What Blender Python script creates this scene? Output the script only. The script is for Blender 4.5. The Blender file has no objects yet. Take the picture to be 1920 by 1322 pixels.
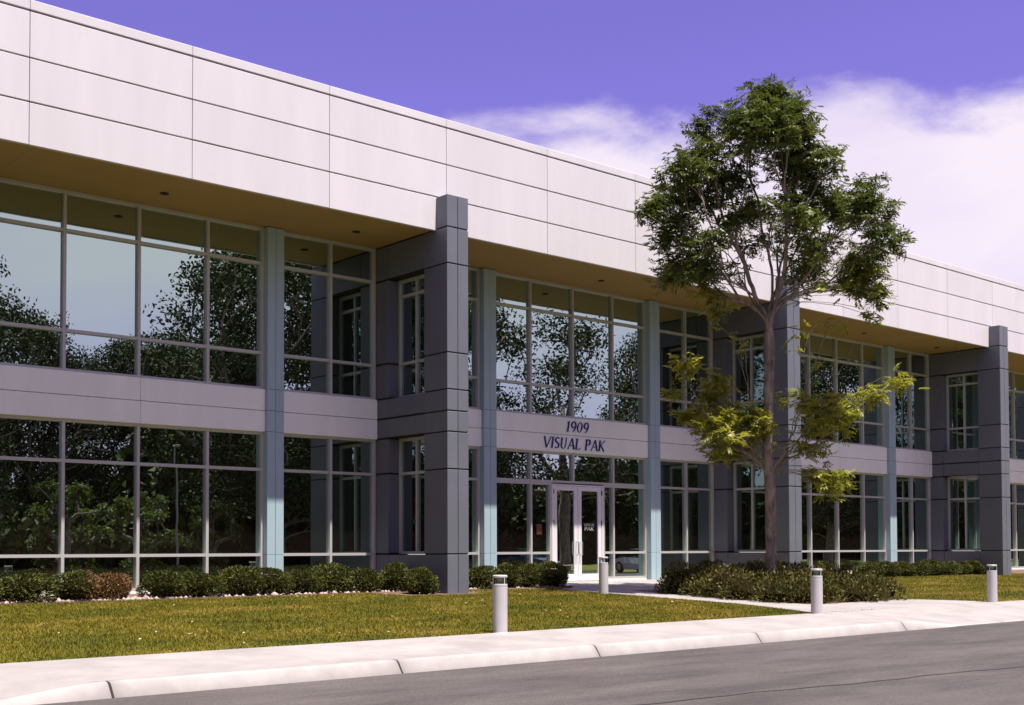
import bpy, bmesh, math, random
import numpy as np
from mathutils import Matrix, Vector

# ------------------------------------------------------------------ scene, camera, sky, sun
S = bpy.context.scene
C = S.collection
R = math.radians
rng = np.random.default_rng(7)
random.seed(7)

EYE = 0.86                      # eye height above the office floor; the road lies lower
cam_d = bpy.data.cameras.new('camera')
cam = bpy.data.objects.new('camera', cam_d)
C.objects.link(cam)
cr = Vector((0.75380, -0.65709, -0.00330)); cf = Vector((0.65687, 0.75339, 0.03053)); cu = Vector((-0.01757, -0.02519, 0.99953))
M = Matrix((cr, cu, -cf)).transposed().to_4x4()
M.translation = Vector((0, 0, EYE))
cam.matrix_world = M
cam_d.sensor_width = 36.0
cam_d.lens = 36.0 * 2304.5 / 1920.0
cam_d.shift_y = (959.35 - 661.0) / 1920.0
cam_d.clip_end = 2000
S.camera = cam

SUN_EL, SUN_ROT = 70.2, 174.1   # rotation measured from +Y towards +X
sd = Vector((math.sin(R(SUN_ROT)) * math.cos(R(SUN_EL)), math.cos(R(SUN_ROT)) * math.cos(R(SUN_EL)), math.sin(R(SUN_EL))))
sun_d = bpy.data.lights.new('sun', 'SUN')
sun_d.energy = 5.0; sun_d.angle = R(0.53); sun_d.color = (1.0, 0.94, 0.86)
sun = bpy.data.objects.new('sun', sun_d)
sun.rotation_euler = sd.to_track_quat('Z', 'Y').to_euler()
sun.location = (10, -20, 60)
C.objects.link(sun)

SKY_STRENGTH = 0.074
w = bpy.data.worlds.new('World'); S.world = w; w.use_nodes = True
nt = w.node_tree; nt.nodes.clear()
def N(t, **k):
    n = nt.nodes.new(t)
    for a, b in k.items(): setattr(n, a, b)
    return n
def LK(a, b): nt.links.new(a, b)
def math_n(op, a, b=None, c=None):
    n = N('ShaderNodeMath', operation=op)
    for i, v in enumerate((a, b, c)):
        if v is None: continue
        if isinstance(v, (int, float)): n.inputs[i].default_value = v
        else: LK(v, n.inputs[i])
    return n.outputs[0]
sky = N('ShaderNodeTexSky', sky_type='NISHITA', sun_disc=False)
sky.sun_elevation = R(SUN_EL); sky.sun_rotation = R(SUN_ROT); sky.air_density = 1.0; sky.dust_density = 0.6; sky.ozone_density = 3.0
tc = N('ShaderNodeTexCoord')
sep = N('ShaderNodeSeparateXYZ'); LK(tc.outputs['Generated'], sep.inputs[0])
z = sep.outputs[2]
tint = N('ShaderNodeMix', data_type='RGBA', blend_type='MULTIPLY'); tint.inputs[0].default_value = 1.0
LK(sky.outputs[0], tint.inputs[6]); tint.inputs[7].default_value = (1.27, 0.655, 1.32, 1)
mp = N('ShaderNodeMapping'); LK(tc.outputs['Generated'], mp.inputs[0]); mp.inputs['Scale'].default_value = (1, 1, 2.2)
mp.inputs['Location'].default_value = (2.2, 9.1, 1.1); mp.inputs['Rotation'].default_value = (0, 0, R(7))
n1 = N('ShaderNodeTexNoise'); LK(mp.outputs[0], n1.inputs['Vector'])
n1.inputs['Scale'].default_value = 7.0; n1.inputs['Detail'].default_value = 9; n1.inputs['Roughness'].default_value = 0.56
n1.inputs['Distortion'].default_value = 0.25
edge = math_n('MULTIPLY_ADD', math_n('SUBTRACT', n1.outputs[0], 0.5), 0.11, 0.328)     # top of the cloud bank, as sine of elevation
dens = N('ShaderNodeMapRange', interpolation_type='SMOOTHSTEP')
LK(math_n('SUBTRACT', edge, z), dens.inputs[0])
dens.inputs[1].default_value = -0.012; dens.inputs[2].default_value = 0.024
low = N('ShaderNodeMapRange', interpolation_type='SMOOTHSTEP'); LK(z, low.inputs[0])
low.inputs[1].default_value = 0.10; low.inputs[2].default_value = 0.24; low.inputs[3].default_value = 0.62; low.inputs[4].default_value = 0.95
n2 = N('ShaderNodeTexNoise'); LK(mp.outputs[0], n2.inputs['Vector']); n2.inputs['Scale'].default_value = 4.0; n2.inputs['Detail'].default_value = 5; n2.inputs['Distortion'].default_value = 0.4
veil = N('ShaderNodeMapRange'); LK(n2.outputs[0], veil.inputs[0])     # thinner and thicker parts inside the bank
veil.inputs[1].default_value = 0.36; veil.inputs[2].default_value = 0.60; veil.inputs[3].default_value = 0.82; veil.inputs[4].default_value = 1.0
n3 = N('ShaderNodeTexNoise'); LK(tc.outputs['Generated'], n3.inputs['Vector']); n3.inputs['Scale'].default_value = 3.4; n3.inputs['Detail'].default_value = 8; n3.inputs['Roughness'].default_value = 0.55
high = N('ShaderNodeMapRange', interpolation_type='SMOOTHSTEP'); LK(n3.outputs[0], high.inputs[0]); high.inputs[1].default_value = 0.46; high.inputs[2].default_value = 0.62   # unseen scattered clouds, added overhead to whiten the fill light
hz = N('ShaderNodeMapRange', interpolation_type='SMOOTHSTEP'); LK(z, hz.inputs[0]); hz.inputs[1].default_value = 0.42; hz.inputs[2].default_value = 0.62
fac = math_n('MAXIMUM', math_n('MULTIPLY', math_n('MULTIPLY', dens.outputs[0], low.outputs[0]), veil.outputs[0]), math_n('MULTIPLY', high.outputs[0], hz.outputs[0]))
mixc = N('ShaderNodeMix', data_type='RGBA'); LK(fac, mixc.inputs[0]); LK(tint.outputs[2], mixc.inputs[6])
mixc.inputs[7].default_value = (7.5, 6.75, 7.4, 1)
bg = N('ShaderNodeBackground'); LK(mixc.outputs[2], bg.inputs[0]); bg.inputs[1].default_value = SKY_STRENGTH
wo = N('ShaderNodeOutputWorld'); LK(bg.outputs[0], wo.inputs[0])

S.render.engine = 'CYCLES'
S.view_settings.view_transform = 'Standard'; S.view_settings.look = 'None'
S.view_settings.exposure = 0.84; S.view_settings.gamma = 1.0
S.view_settings.use_curve_mapping = False
S.cycles.max_bounces = 8; S.cycles.glossy_bounces = 5; S.cycles.transparent_max_bounces = 8

# ------------------------------------------------------------------ materials
def mat(name, col, rough=0.6, metal=0.0, spec=0.5, ior=None, var=0.0, scale=3.0, detail=6, bump=0.0, bscale=40.0, bdist=0.01,
        col2=None, tint_spec=None, squash=(1, 1, 1), transl=0.0, rnd=0.0, orand=0.0):
    m = bpy.data.materials.new(name); m.use_nodes = True
    t = m.node_tree; b = t.nodes['Principled BSDF']; L = t.links.new
    b.inputs['Roughness'].default_value = rough; b.inputs['Metallic'].default_value = metal
    b.inputs['Specular IOR Level'].default_value = spec
    if ior: b.inputs['IOR'].default_value = ior
    if tint_spec: b.inputs['Specular Tint'].default_value = (*tint_spec, 1)
    b.inputs['Base Color'].default_value = (*col, 1)
    out = None
    if var or col2 or bump:
        g = t.nodes.new('ShaderNodeNewGeometry')
        mpn = t.nodes.new('ShaderNodeMapping'); L(g.outputs['Position'], mpn.inputs[0]); mpn.inputs['Scale'].default_value = squash
    if var or col2:
        n = t.nodes.new('ShaderNodeTexNoise'); L(mpn.outputs[0], n.inputs['Vector'])
        n.inputs['Scale'].default_value = scale; n.inputs['Detail'].default_value = detail; n.inputs['Roughness'].default_value = 0.6
        r = t.nodes.new('ShaderNodeValToRGB'); L(n.outputs[0], r.inputs[0])
        r.color_ramp.elements[0].position = 0.32; r.color_ramp.elements[1].position = 0.68
        a = col; c2 = col2
        if c2 is None:
            a = tuple(c * (1 - var) for c in col); c2 = tuple(min(1, c * (1 + var)) for c in col)
        r.color_ramp.elements[0].color = (*a, 1); r.color_ramp.elements[1].color = (*c2, 1)
        out = r.outputs[0]
        L(out, b.inputs['Base Color'])
    if rnd:
        oi = t.nodes.new('ShaderNodeNewGeometry')
        mr = t.nodes.new('ShaderNodeMapRange'); L(oi.outputs['Random Per Island'], mr.inputs[0])
        mr.inputs[3].default_value = 1 - rnd; mr.inputs[4].default_value = 1 + rnd
        mx = t.nodes.new('ShaderNodeMix'); mx.data_type = 'RGBA'; mx.blend_type = 'MULTIPLY'; mx.inputs[0].default_value = 1
        if out: L(out, mx.inputs[6])
        else: mx.inputs[6].default_value = (*col, 1)
        L(mr.outputs[0], mx.inputs[7]); L(mx.outputs[2], b.inputs['Base Color']); out = mx.outputs[2]
    if orand:
        oi = t.nodes.new('ShaderNodeObjectInfo'); mr = t.nodes.new('ShaderNodeMapRange'); L(oi.outputs['Random'], mr.inputs[0])
        mr.inputs[3].default_value = 1 - orand; mr.inputs[4].default_value = 1 + orand
        mx = t.nodes.new('ShaderNodeMix'); mx.data_type = 'RGBA'; mx.blend_type = 'MULTIPLY'; mx.inputs[0].default_value = 1
        L(out, mx.inputs[6]); L(mr.outputs[0], mx.inputs[7]); L(mx.outputs[2], b.inputs['Base Color']); out = mx.outputs[2]
    if bump:
        n2 = t.nodes.new('ShaderNodeTexNoise'); L(mpn.outputs[0], n2.inputs['Vector']); n2.inputs['Scale'].default_value = bscale; n2.inputs['Detail'].default_value = 5
        bp = t.nodes.new('ShaderNodeBump'); bp.inputs['Strength'].default_value = bump; bp.inputs['Distance'].default_value = bdist
        L(n2.outputs[0], bp.inputs['Height']); L(bp.outputs[0], b.inputs['Normal'])
    if transl:
        tr = t.nodes.new('ShaderNodeBsdfTranslucent'); ms = t.nodes.new('ShaderNodeMixShader'); ms.inputs[0].default_value = transl
        if out: L(out, tr.inputs[0])
        else: tr.inputs[0].default_value = (*col, 1)
        L(b.outputs[0], ms.inputs[1]); L(tr.outputs[0], ms.inputs[2])
        L(ms.outputs[0], t.nodes['Material Output'].inputs[0])
    return m

MT = dict(
    fascia=mat('white_fascia_panel', (0.66, 0.635, 0.638), 0.5, var=0.04, scale=1.6, squash=(1.3, 1, 0.22), orand=0.022, bump=0.03, bscale=180),
    spandrel=mat('white_spandrel', (0.91, 0.94, 0.87), 0.55, var=0.035, scale=1.8, squash=(1.3, 1, 0.3), orand=0.015, bump=0.03, bscale=180),
    soffit=mat('bounce_tan_soffit', (0.36, 0.240, 0.085), 0.8, var=0.06, scale=0.5),  # brown of the grass bounce on pale paint is mixed into this tan
    column=mat('blue_grey_column', (0.37, 0.50, 0.535), 0.5, var=0.06, scale=2, squash=(1, 1, 0.3), bump=0.03, bscale=200),
    fin=mat('slate_cladding', (0.138, 0.149, 0.172), 0.5, metal=0.0, spec=0.35, orand=0.05, var=0.06, scale=1.2, bump=0.03, bscale=200),
    dark=mat('dark_joint', (0.018, 0.017, 0.017), 0.9),
    alu=mat('pale_aluminium', (0.52, 0.515, 0.485), 0.4, metal=0.15),
    door=mat('white_door_frame', (0.78, 0.75, 0.76), 0.4),
    steel=mat('satin_steel', (0.72, 0.72, 0.72), 0.25, metal=0.9),
    roof=mat('roof_membrane', (0.30, 0.29, 0.28), 0.9, var=0.1),
    wall=mat('grey_wall', (0.42, 0.41, 0.41), 0.8, var=0.05),
    navy=mat('navy_letter', (0.016, 0.014, 0.16), 0.45),
    decal=mat('white_decal', (0.7, 0.7, 0.68), 0.6),
    notice=mat('rust_notice', (0.16, 0.055, 0.03), 0.8),
    concrete=mat('pale_concrete', (0.305, 0.280, 0.268), 0.85, var=0.15, scale=1.6, detail=9, bump=0.25, bscale=120, bdist=0.004),
    kerb=mat('kerb_concrete', (0.345, 0.318, 0.304), 0.85, var=0.12, scale=3.0, detail=9, bump=0.3, bscale=90, bdist=0.004),
    mulch=mat('mulch_soil', (0.10, 0.055, 0.035), 0.95, col2=(0.20, 0.125, 0.09), scale=14, bump=0.6, bscale=60, bdist=0.03),
    stone=mat('pink_stone', (0.42, 0.31, 0.27), 0.85, rnd=0.35),
    bollard=mat('white_bollard_paint', (0.50, 0.485, 0.495), 0.4, var=0.05, scale=5),
    bark=mat('grey_brown_bark', (0.10, 0.072, 0.052), 0.95, col2=(0.36, 0.30, 0.23), scale=9, detail=8, bump=0.9, bscale=30, bdist=0.02, squash=(1, 1, 0.35)),
    leaf=mat('ash_leaf', (0.060, 0.098, 0.016), 0.5, col2=(0.125, 0.142, 0.020), scale=1.3, transl=0.3, rnd=0.4),
    leaf_young=mat('young_ash_leaf', (0.22, 0.25, 0.022), 0.5, col2=(0.36, 0.34, 0.030), scale=2.2, transl=0.42, rnd=0.35),
    yew=mat('yew_foliage', (0.045, 0.060, 0.010), 0.6, spec=0.3, col2=(0.105, 0.108, 0.018), scale=3.5, transl=0.15, rnd=0.55),
    yew_dry=mat('dry_yew_foliage', (0.23, 0.10, 0.035), 0.7, col2=(0.085, 0.075, 0.018), scale=3.0, transl=0.15, rnd=0.45),
    cotoneaster=mat('dark_shrub_foliage', (0.052, 0.070, 0.010), 0.5, spec=0.3, col2=(0.125, 0.090, 0.020), scale=2.0, transl=0.15, rnd=0.6),
    oak=mat('oak_foliage', (0.026, 0.040, 0.009), 0.7, spec=0.2, col2=(0.052, 0.066, 0.014), scale=0.6, transl=0.06, rnd=0.5),
    tyre=mat('tyre_rubber', (0.015, 0.015, 0.015), 0.8),
    car_white=mat('white_car_paint', (0.7, 0.7, 0.7), 0.25), car_dark=mat('dark_blue_car_paint', (0.02, 0.03, 0.07), 0.2),
    car_glass=mat('car_glass', (0.01, 0.012, 0.014), 0.03, ior=1.8), lamp=mat('headlamp_lens', (0.75, 0.75, 0.7), 0.1),
    post=mat('lamp_post_paint', (0.30, 0.28, 0.25), 0.5),
)

# grass: warm olive turf with straw patches
def grass_mat(name, k=1.0, blades=False):
    m = bpy.data.materials.new(name); m.use_nodes = True
    t = m.node_tree; b = t.nodes['Principled BSDF']; L = t.links.new
    b.inputs['Roughness'].default_value = 0.8; b.inputs['Specular IOR Level'].default_value = 0.25
    g = t.nodes.new('ShaderNodeNewGeometry')
    def noise(sc, dt, sq=(1, 1, 1)):
        mp_ = t.nodes.new('ShaderNodeMapping'); L(g.outputs['Position'], mp_.inputs[0]); mp_.inputs['Scale'].default_value = sq
        n = t.nodes.new('ShaderNodeTexNoise'); L(mp_.outputs[0], n.inputs['Vector']); n.inputs['Scale'].default_value = sc; n.inputs['Detail'].default_value = dt; n.inputs['Roughness'].default_value = 0.62
        return n.outputs[0]
    r = t.nodes.new('ShaderNodeValToRGB'); L(noise(0.55, 8, (1, 1.8, 1)), r.inputs[0])
    e = r.color_ramp.elements
    e[0].position = 0.36; e[0].color = (0.082 * k, 0.091 * k, 0.006 * k, 1)
    e[1].position = 0.70; e[1].color = (0.25 * k, 0.182 * k, 0.036 * k, 1)
    x = e.new(0.52); x.color = (0.142 * k, 0.122 * k, 0.008 * k, 1)
    r2 = t.nodes.new('ShaderNodeMapRange'); L(noise(22, 6), r2.inputs[0]); r2.inputs[1].default_value = 0.3; r2.inputs[2].default_value = 0.7; r2.inputs[3].default_value = 0.55; r2.inputs[4].default_value = 1.4
    mx = t.nodes.new('ShaderNodeMix'); mx.data_type = 'RGBA'; mx.blend_type = 'MULTIPLY'; mx.inputs[0].default_value = 1
    L(r.outputs[0], mx.inputs[6]); L(r2.outputs[0], mx.inputs[7]); src = mx.outputs[2]
    if blades:
        mr = t.nodes.new('ShaderNodeMapRange'); L(g.outputs['Random Per Island'], mr.inputs[0]); mr.inputs[3].default_value = 0.65; mr.inputs[4].default_value = 1.4
        m2 = t.nodes.new('ShaderNodeMix'); m2.data_type = 'RGBA'; m2.blend_type = 'MULTIPLY'; m2.inputs[0].default_value = 1
        L(src, m2.inputs[6]); L(mr.outputs[0], m2.inputs[7]); src = m2.outputs[2]
    L(src, b.inputs['Base Color'])
    if not blades:
        bp = t.nodes.new('ShaderNodeBump'); bp.inputs['Strength'].default_value = 0.8; bp.inputs['Distance'].default_value = 0.04
        L(noise(60, 4), bp.inputs['Height']); L(bp.outputs[0], b.inputs['Normal'])
    return m
MT['lawn'] = grass_mat('olive_turf'); MT['blade'] = grass_mat('olive_grass_blades', 1.15, True)

def asphalt_mat():
    m = bpy.data.materials.new('worn_asphalt'); m.use_nodes = True
    t = m.node_tree; b = t.nodes['Principled BSDF']; L = t.links.new
    b.inputs['Roughness'].default_value = 0.85
    g = t.nodes.new('ShaderNodeNewGeometry')
    def noise(sc, dt, sq=(1, 1, 1)):
        mp_ = t.nodes.new('ShaderNodeMapping'); L(g.outputs['Position'], mp_.inputs[0]); mp_.inputs['Scale'].default_value = sq
        n = t.nodes.new('ShaderNodeTexNoise'); L(mp_.outputs[0], n.inputs['Vector']); n.inputs['Scale'].default_value = sc; n.inputs['Detail'].default_value = dt; n.inputs['Roughness'].default_value = 0.65
        return n.outputs[0]
    r = t.nodes.new('ShaderNodeValToRGB'); L(noise(0.9, 9, (0.45, 1.6, 1)), r.inputs[0])
    r.color_ramp.elements[0].position = 0.34; r.color_ramp.elements[0].color = (0.046, 0.039, 0.036, 1)
    r.color_ramp.elements[1].position = 0.66; r.color_ramp.elements[1].color = (0.094, 0.081, 0.075, 1)
    v = t.nodes.new('ShaderNodeTexVoronoi'); L(g.outputs['Position'], v.inputs['Vector']); v.inputs['Scale'].default_value = 55
    r2 = t.nodes.new('ShaderNodeMapRange'); L(v.outputs['Color'], r2.inputs[0]); r2.inputs[3].default_value = 0.72; r2.inputs[4].default_value = 1.28
    mx = t.nodes.new('ShaderNodeMix'); mx.data_type = 'RGBA'; mx.blend_type = 'MULTIPLY'; mx.inputs[0].default_value = 1
    L(r.outputs[0], mx.inputs[6]); L(r2.outputs[0], mx.inputs[7]); L(mx.outputs[2], b.inputs['Base Color'])
    bp = t.nodes.new('ShaderNodeBump'); bp.inputs['Strength'].default_value = 0.5; bp.inputs['Distance'].default_value = 0.006
    L(v.outputs['Distance'], bp.inputs['Height']); L(bp.outputs[0], b.inputs['Normal'])
    return m
MT['asphalt'] = asphalt_mat()

def glass_mat(name, see=0.0, refl=0.42):
    m = bpy.data.materials.new(name); m.use_nodes = True
    t = m.node_tree; t.nodes.clear(); L = t.links.new
    o = t.nodes.new('ShaderNodeOutputMaterial')
    gl = t.nodes.new('ShaderNodeBsdfGlossy'); gl.inputs['Roughness'].default_value = 0.004; gl.inputs['Color'].default_value = (0.78, 1.0, 0.93, 1)
    g = t.nodes.new('ShaderNodeNewGeometry')
    nz = t.nodes.new('ShaderNodeTexNoise'); L(g.outputs['Position'], nz.inputs['Vector']); nz.inputs['Scale'].default_value = 0.9; nz.inputs['Detail'].default_value = 1
    bp = t.nodes.new('ShaderNodeBump'); bp.inputs['Strength'].default_value = 0.06; bp.inputs['Distance'].default_value = 0.02
    L(nz.outputs[0], bp.inputs['Height']); L(bp.outputs[0], gl.inputs['Normal'])
    df = t.nodes.new('ShaderNodeBsdfDiffuse'); df.inputs[0].default_value = (0.012, 0.009, 0.007, 1)
    back = df.outputs[0]
    if see:
        tr = t.nodes.new('ShaderNodeBsdfTransparent'); tr.inputs[0].default_value = (0.75, 0.80, 0.75, 1)
        m0 = t.nodes.new('ShaderNodeMixShader'); m0.inputs[0].default_value = see
        L(df.outputs[0], m0.inputs[1]); L(tr.outputs[0], m0.inputs[2]); back = m0.outputs[0]
    fr = t.nodes.new('ShaderNodeFresnel'); fr.inputs[0].default_value = 1.5
    ad = t.nodes.new('ShaderNodeMath'); ad.operation = 'ADD'; ad.use_clamp = True; ad.inputs[1].default_value = refl - 0.05; L(fr.outputs[0], ad.inputs[0])
    ms = t.nodes.new('ShaderNodeMixShader'); L(ad.outputs[0], ms.inputs[0]); L(back, ms.inputs[1]); L(gl.outputs[0], ms.inputs[2])
    L(ms.outputs[0], o.inputs[0])
    return m
MT['glass'] = glass_mat('dark_reflective_glass', 0.0, 0.54); MT['fin_glass'] = glass_mat('tinted_clear_glass', 0.2, 0.38)
MT['clear'] = glass_mat('clear_lens', 1.0, 0.07)

# ------------------------------------------------------------------ helpers
def link(name, me, parent=None, loc=(0, 0, 0), rot=None):
    o = bpy.data.objects.new(name, me); C.objects.link(o)
    o.location = loc
    if rot: o.rotation_euler = rot
    if parent: o.parent = parent
    return o
def tag(o, label=None, cat=None, group=None, kind=None):
    if label: o['label'] = label
    if cat: o['category'] = cat
    if group: o['group'] = group
    if kind: o['kind'] = kind
    return o
def thing(name, label, cat, loc=(0, 0, 0), rz=0.0, group=None):
    o = bpy.data.objects.new(name, None); C.objects.link(o); o.location = loc; o.rotation_euler = (0, 0, rz); o.empty_display_size = 0.3
    return tag(o, label, cat, group)
def np_mesh(name, V, F, m, smooth=False):
    V = np.ascontiguousarray(V, dtype=np.float32); F = np.ascontiguousarray(F, dtype=np.int32)
    me = bpy.data.meshes.new(name)
    me.vertices.add(len(V)); me.vertices.foreach_set('co', V.ravel())
    k = F.shape[1]
    me.loops.add(F.size); me.loops.foreach_set('vertex_index', F.ravel())
    me.polygons.add(len(F)); me.polygons.foreach_set('loop_start', np.arange(0, F.size, k, dtype=np.int32))
    me.materials.append(m)
    me.update(calc_edges=True); me.validate()
    if smooth: me.polygons.foreach_set('use_smooth', np.ones(len(F), dtype=bool))
    return me
class MB:                                    # boxes, prisms and tubes gathered into one mesh
    def __init__(s): s.bm = bmesh.new()
    def box(s, x0, x1, y0, y1, z0, z1):
        v = [s.bm.verts.new(p) for p in ((x0, y0, z0), (x1, y0, z0), (x1, y1, z0), (x0, y1, z0), (x0, y0, z1), (x1, y0, z1), (x1, y1, z1), (x0, y1, z1))]
        for f in ((3, 2, 1, 0), (4, 5, 6, 7), (0, 1, 5, 4), (1, 2, 6, 5), (2, 3, 7, 6), (3, 0, 4, 7)): s.bm.faces.new([v[i] for i in f])
        return s
    def prism(s, poly, y0, y1):              # polygon in x,z extruded along y
        a = [s.bm.verts.new((x, y0, zz)) for x, zz in poly]; b = [s.bm.verts.new((x, y1, zz)) for x, zz in poly]
        n = len(poly)
        fs = [s.bm.faces.new(a), s.bm.faces.new(b[::-1])]
        for i in range(n): fs.append(s.bm.faces.new((a[i], b[i], b[(i + 1) % n], a[(i + 1) % n])))
        return s
    def lathe(s, prof, seg=24, cx=0, cy=0):
        rings = [[s.bm.verts.new((cx + r * math.cos(2 * math.pi * i / seg), cy + r * math.sin(2 * math.pi * i / seg), zz)) for i in range(seg)] for r, zz in prof]
        for a, b in zip(rings, rings[1:]):
            for i in range(seg): s.bm.faces.new((a[i], a[(i + 1) % seg], b[(i + 1) % seg], b[i]))
        s.bm.faces.new(rings[0][::-1]); s.bm.faces.new(rings[-1])
        return s
    def tube(s, pts, r, seg=8):
        pts = [Vector(p) for p in pts]; rings = []
        for i, p in enumerate(pts):
            d = (pts[min(i + 1, len(pts) - 1)] - pts[max(i - 1, 0)]).normalized()
            u = d.cross(Vector((0.31, 0.2, 0.93))).normalized() if abs(d.z) < 0.9 else d.cross(Vector((1, 0.1, 0))).normalized()
            v = d.cross(u)
            rings.append([s.bm.verts.new(p + (u * math.cos(2 * math.pi * j / seg) + v * math.sin(2 * math.pi * j / seg)) * r) for j in range(seg)])
        for a, b in zip(rings, rings[1:]):
            for i in range(seg): s.bm.faces.new((a[i], a[(i + 1) % seg], b[(i + 1) % seg], b[i]))
        s.bm.faces.new(rings[0][::-1]); s.bm.faces.new(rings[-1])
        return s
    def mesh(s, name, m, bevel=0.0, smooth=False):
        bmesh.ops.recalc_face_normals(s.bm, faces=s.bm.faces[:])
        if smooth: bmesh.ops.split_edges(s.bm, edges=[e for e in s.bm.edges if len(e.link_faces) == 2 and e.calc_face_angle() > 0.5])
        if bevel: bmesh.ops.bevel(s.bm, geom=s.bm.edges[:], offset=bevel, segments=1, affect='EDGES', clamp_overlap=True)
        me = bpy.data.meshes.new(name); s.bm.to_mesh(me); s.bm.free(); me.materials.append(m)
        if smooth:
            for p in me.polygons: p.use_smooth = len(p.vertices) == 4
        return me
_cache = {}
def panel(name, m, parent, off, x0, x1, y0, y1, z0, z1, bevel=0.006, jit=0.0):   # one box piece; alike pieces share mesh data
    dx, dy, dz = round(x1 - x0, 3), round(y1 - y0, 3), round(z1 - z0, 3)
    k = (name, m.name, dx, dy, dz)
    if k not in _cache: _cache[k] = MB().box(-dx / 2, dx / 2, -dy / 2, dy / 2, -dz / 2, dz / 2).mesh(name, m, bevel)
    o = link(name, _cache[k], parent, ((x0 + x1) / 2 - off[0], (y0 + y1) / 2 - off[1], (z0 + z1) / 2 - off[2]))
    if jit: o.rotation_euler = (random.gauss(0, jit), 0, random.gauss(0, jit))
    return o

def gz(y):                                   # the site rises gently from the pavement to the building
    return -0.33 + (min(max(y, 13.15), 23.3) - 13.15) * (0.33 / 10.15)

# ------------------------------------------------------------------ ground
bm = bmesh.new()
me = np_mesh('ground', [(-900, -900, -0.62), (900, -900, -0.62), (900, 900, -0.62), (-900, 900, -0.62)], [(0, 1, 2, 3)], MT['lawn'])
tag(link('ground', me), kind='structure')
me = np_mesh('road', [(-160, -9.5, -0.545), (220, -9.5, -0.545), (220, 11.36, -0.54), (-160, 11.36, -0.54)], [(0, 1, 2, 3)], MT['asphalt'])
road = tag(link('road', me), kind='structure')
# a thin sealed seam that wanders along the road
SEAM = lambda x: 7.53 - 0.105 * (x - 9.0)
xs = np.linspace(4, 40, 160); V = []; F = []
for i, x in enumerate(xs):
    yc = SEAM(x) + 0.03 * math.sin(x * 2.1) + 0.02 * math.sin(x * 7.3)
    hw = 0.012 + 0.012 * abs(math.sin(x * 3.7) * math.sin(x * 1.3))
    V += [(x, yc - hw, -0.536), (x, yc + hw, -0.536)]
    if i: F.append((2 * i - 2, 2 * i, 2 * i + 1, 2 * i - 1))
link('seam', np_mesh('seam', V, F, mat('tar_seam', (0.045, 0.038, 0.037), 0.7)), road)

def kerb_top(x):                             # the kerb drops to the road at both ends of the shot
    d = 0.0
    if x < 4.84: d = min(1, (4.84 - x) / 1.5)
    if x > 18.71: d = min(1, (x - 18.71) / 2.3)
    d = d * d * (3 - 2 * d)
    return -0.39 - 0.135 * d
# pavement sheet
xs = np.unique(np.concatenate([np.linspace(-60, 0, 8), np.linspace(0, 30, 121), np.linspace(30, 120, 10)])); ys = [11.50, 11.9, 12.4, 12.9, 13.22]
V = [(x, y, kerb_top(x) + (gz(13.22) + 0.012 - kerb_top(x)) * (y - 11.50) / 1.72) for x in xs for y in ys]
F = [(i * 5 + j, (i + 1) * 5 + j, (i + 1) * 5 + j + 1, i * 5 + j + 1) for i in range(len(xs) - 1) for j in range(4)]
tag(link('pavement', np_mesh('pavement', V, F, MT['concrete'], True)), kind='structure')
kerb = bpy.data.objects.new('kerb', None); C.objects.link(kerb); tag(kerb, kind='structure')
joints = [-12, -8.6, -5.3, -1.9, 1.5, 4.84, 8.22, 11.38, 14.76, 18.71, 22.2, 25.6, 29, 32.4, 35.8, 39.2, 42.6, 46]
for a, b in zip(joints, joints[1:]):
    a2, b2 = a + 0.016, b - 0.016
    xs = np.linspace(a2, b2, 14); V = []; F = []
    for i, x in enumerate(xs):
        t = kerb_top(x); y0 = 11.31
        V += [(x, y0, -0.62), (x, y0, -0.54), (x, y0 + 0.085, t - 0.035 - 0.02 * (t < -0.45) * 0), (x, y0 + 0.115, t - 0.008), (x, y0 + 0.15, t), (x, 11.50, t), (x, 11.50, -0.62)]
        if i:
            for j in range(7): F.append(((i - 1) * 7 + j, i * 7 + j, i * 7 + (j + 1) % 7, (i - 1) * 7 + (j + 1) % 7))
    me = np_mesh('kerb_stone', V, F, MT['kerb'])
    bmm = bmesh.new(); bmm.from_mesh(me); bmesh.ops.holes_fill(bmm, edges=bmm.edges[:]); bmesh.ops.recalc_face_normals(bmm, faces=bmm.faces[:]); bmm.to_mesh(me); bmm.free()
    link('kerb_stone', me, kerb)
for x in joints[1:-1]:
    t = kerb_top(x); V = []
    V = [(x + sx_, y_, z_) for sx_ in (-0.0155, 0.0155) for y_, z_ in ((11.318, -0.62), (11.318, -0.545), (11.40, t - 0.038), (11.43, t - 0.011), (11.498, t - 0.003), (11.498, -0.62))]
    bmm = bmesh.new(); vs = [bmm.verts.new(v) for v in V]
    for f in ((0, 1, 2, 3, 4, 5), (11, 10, 9, 8, 7, 6), (1, 7, 8, 2), (2, 8, 9, 3), (3, 9, 10, 4), (0, 6, 7, 1)): bmm.faces.new([vs[i] for i in f])
    me = bpy.data.meshes.new('joint_filler'); bmm.to_mesh(me); bmm.free(); me.materials.append(MT['dark'])
    link('joint_filler', me, kerb)

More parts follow.
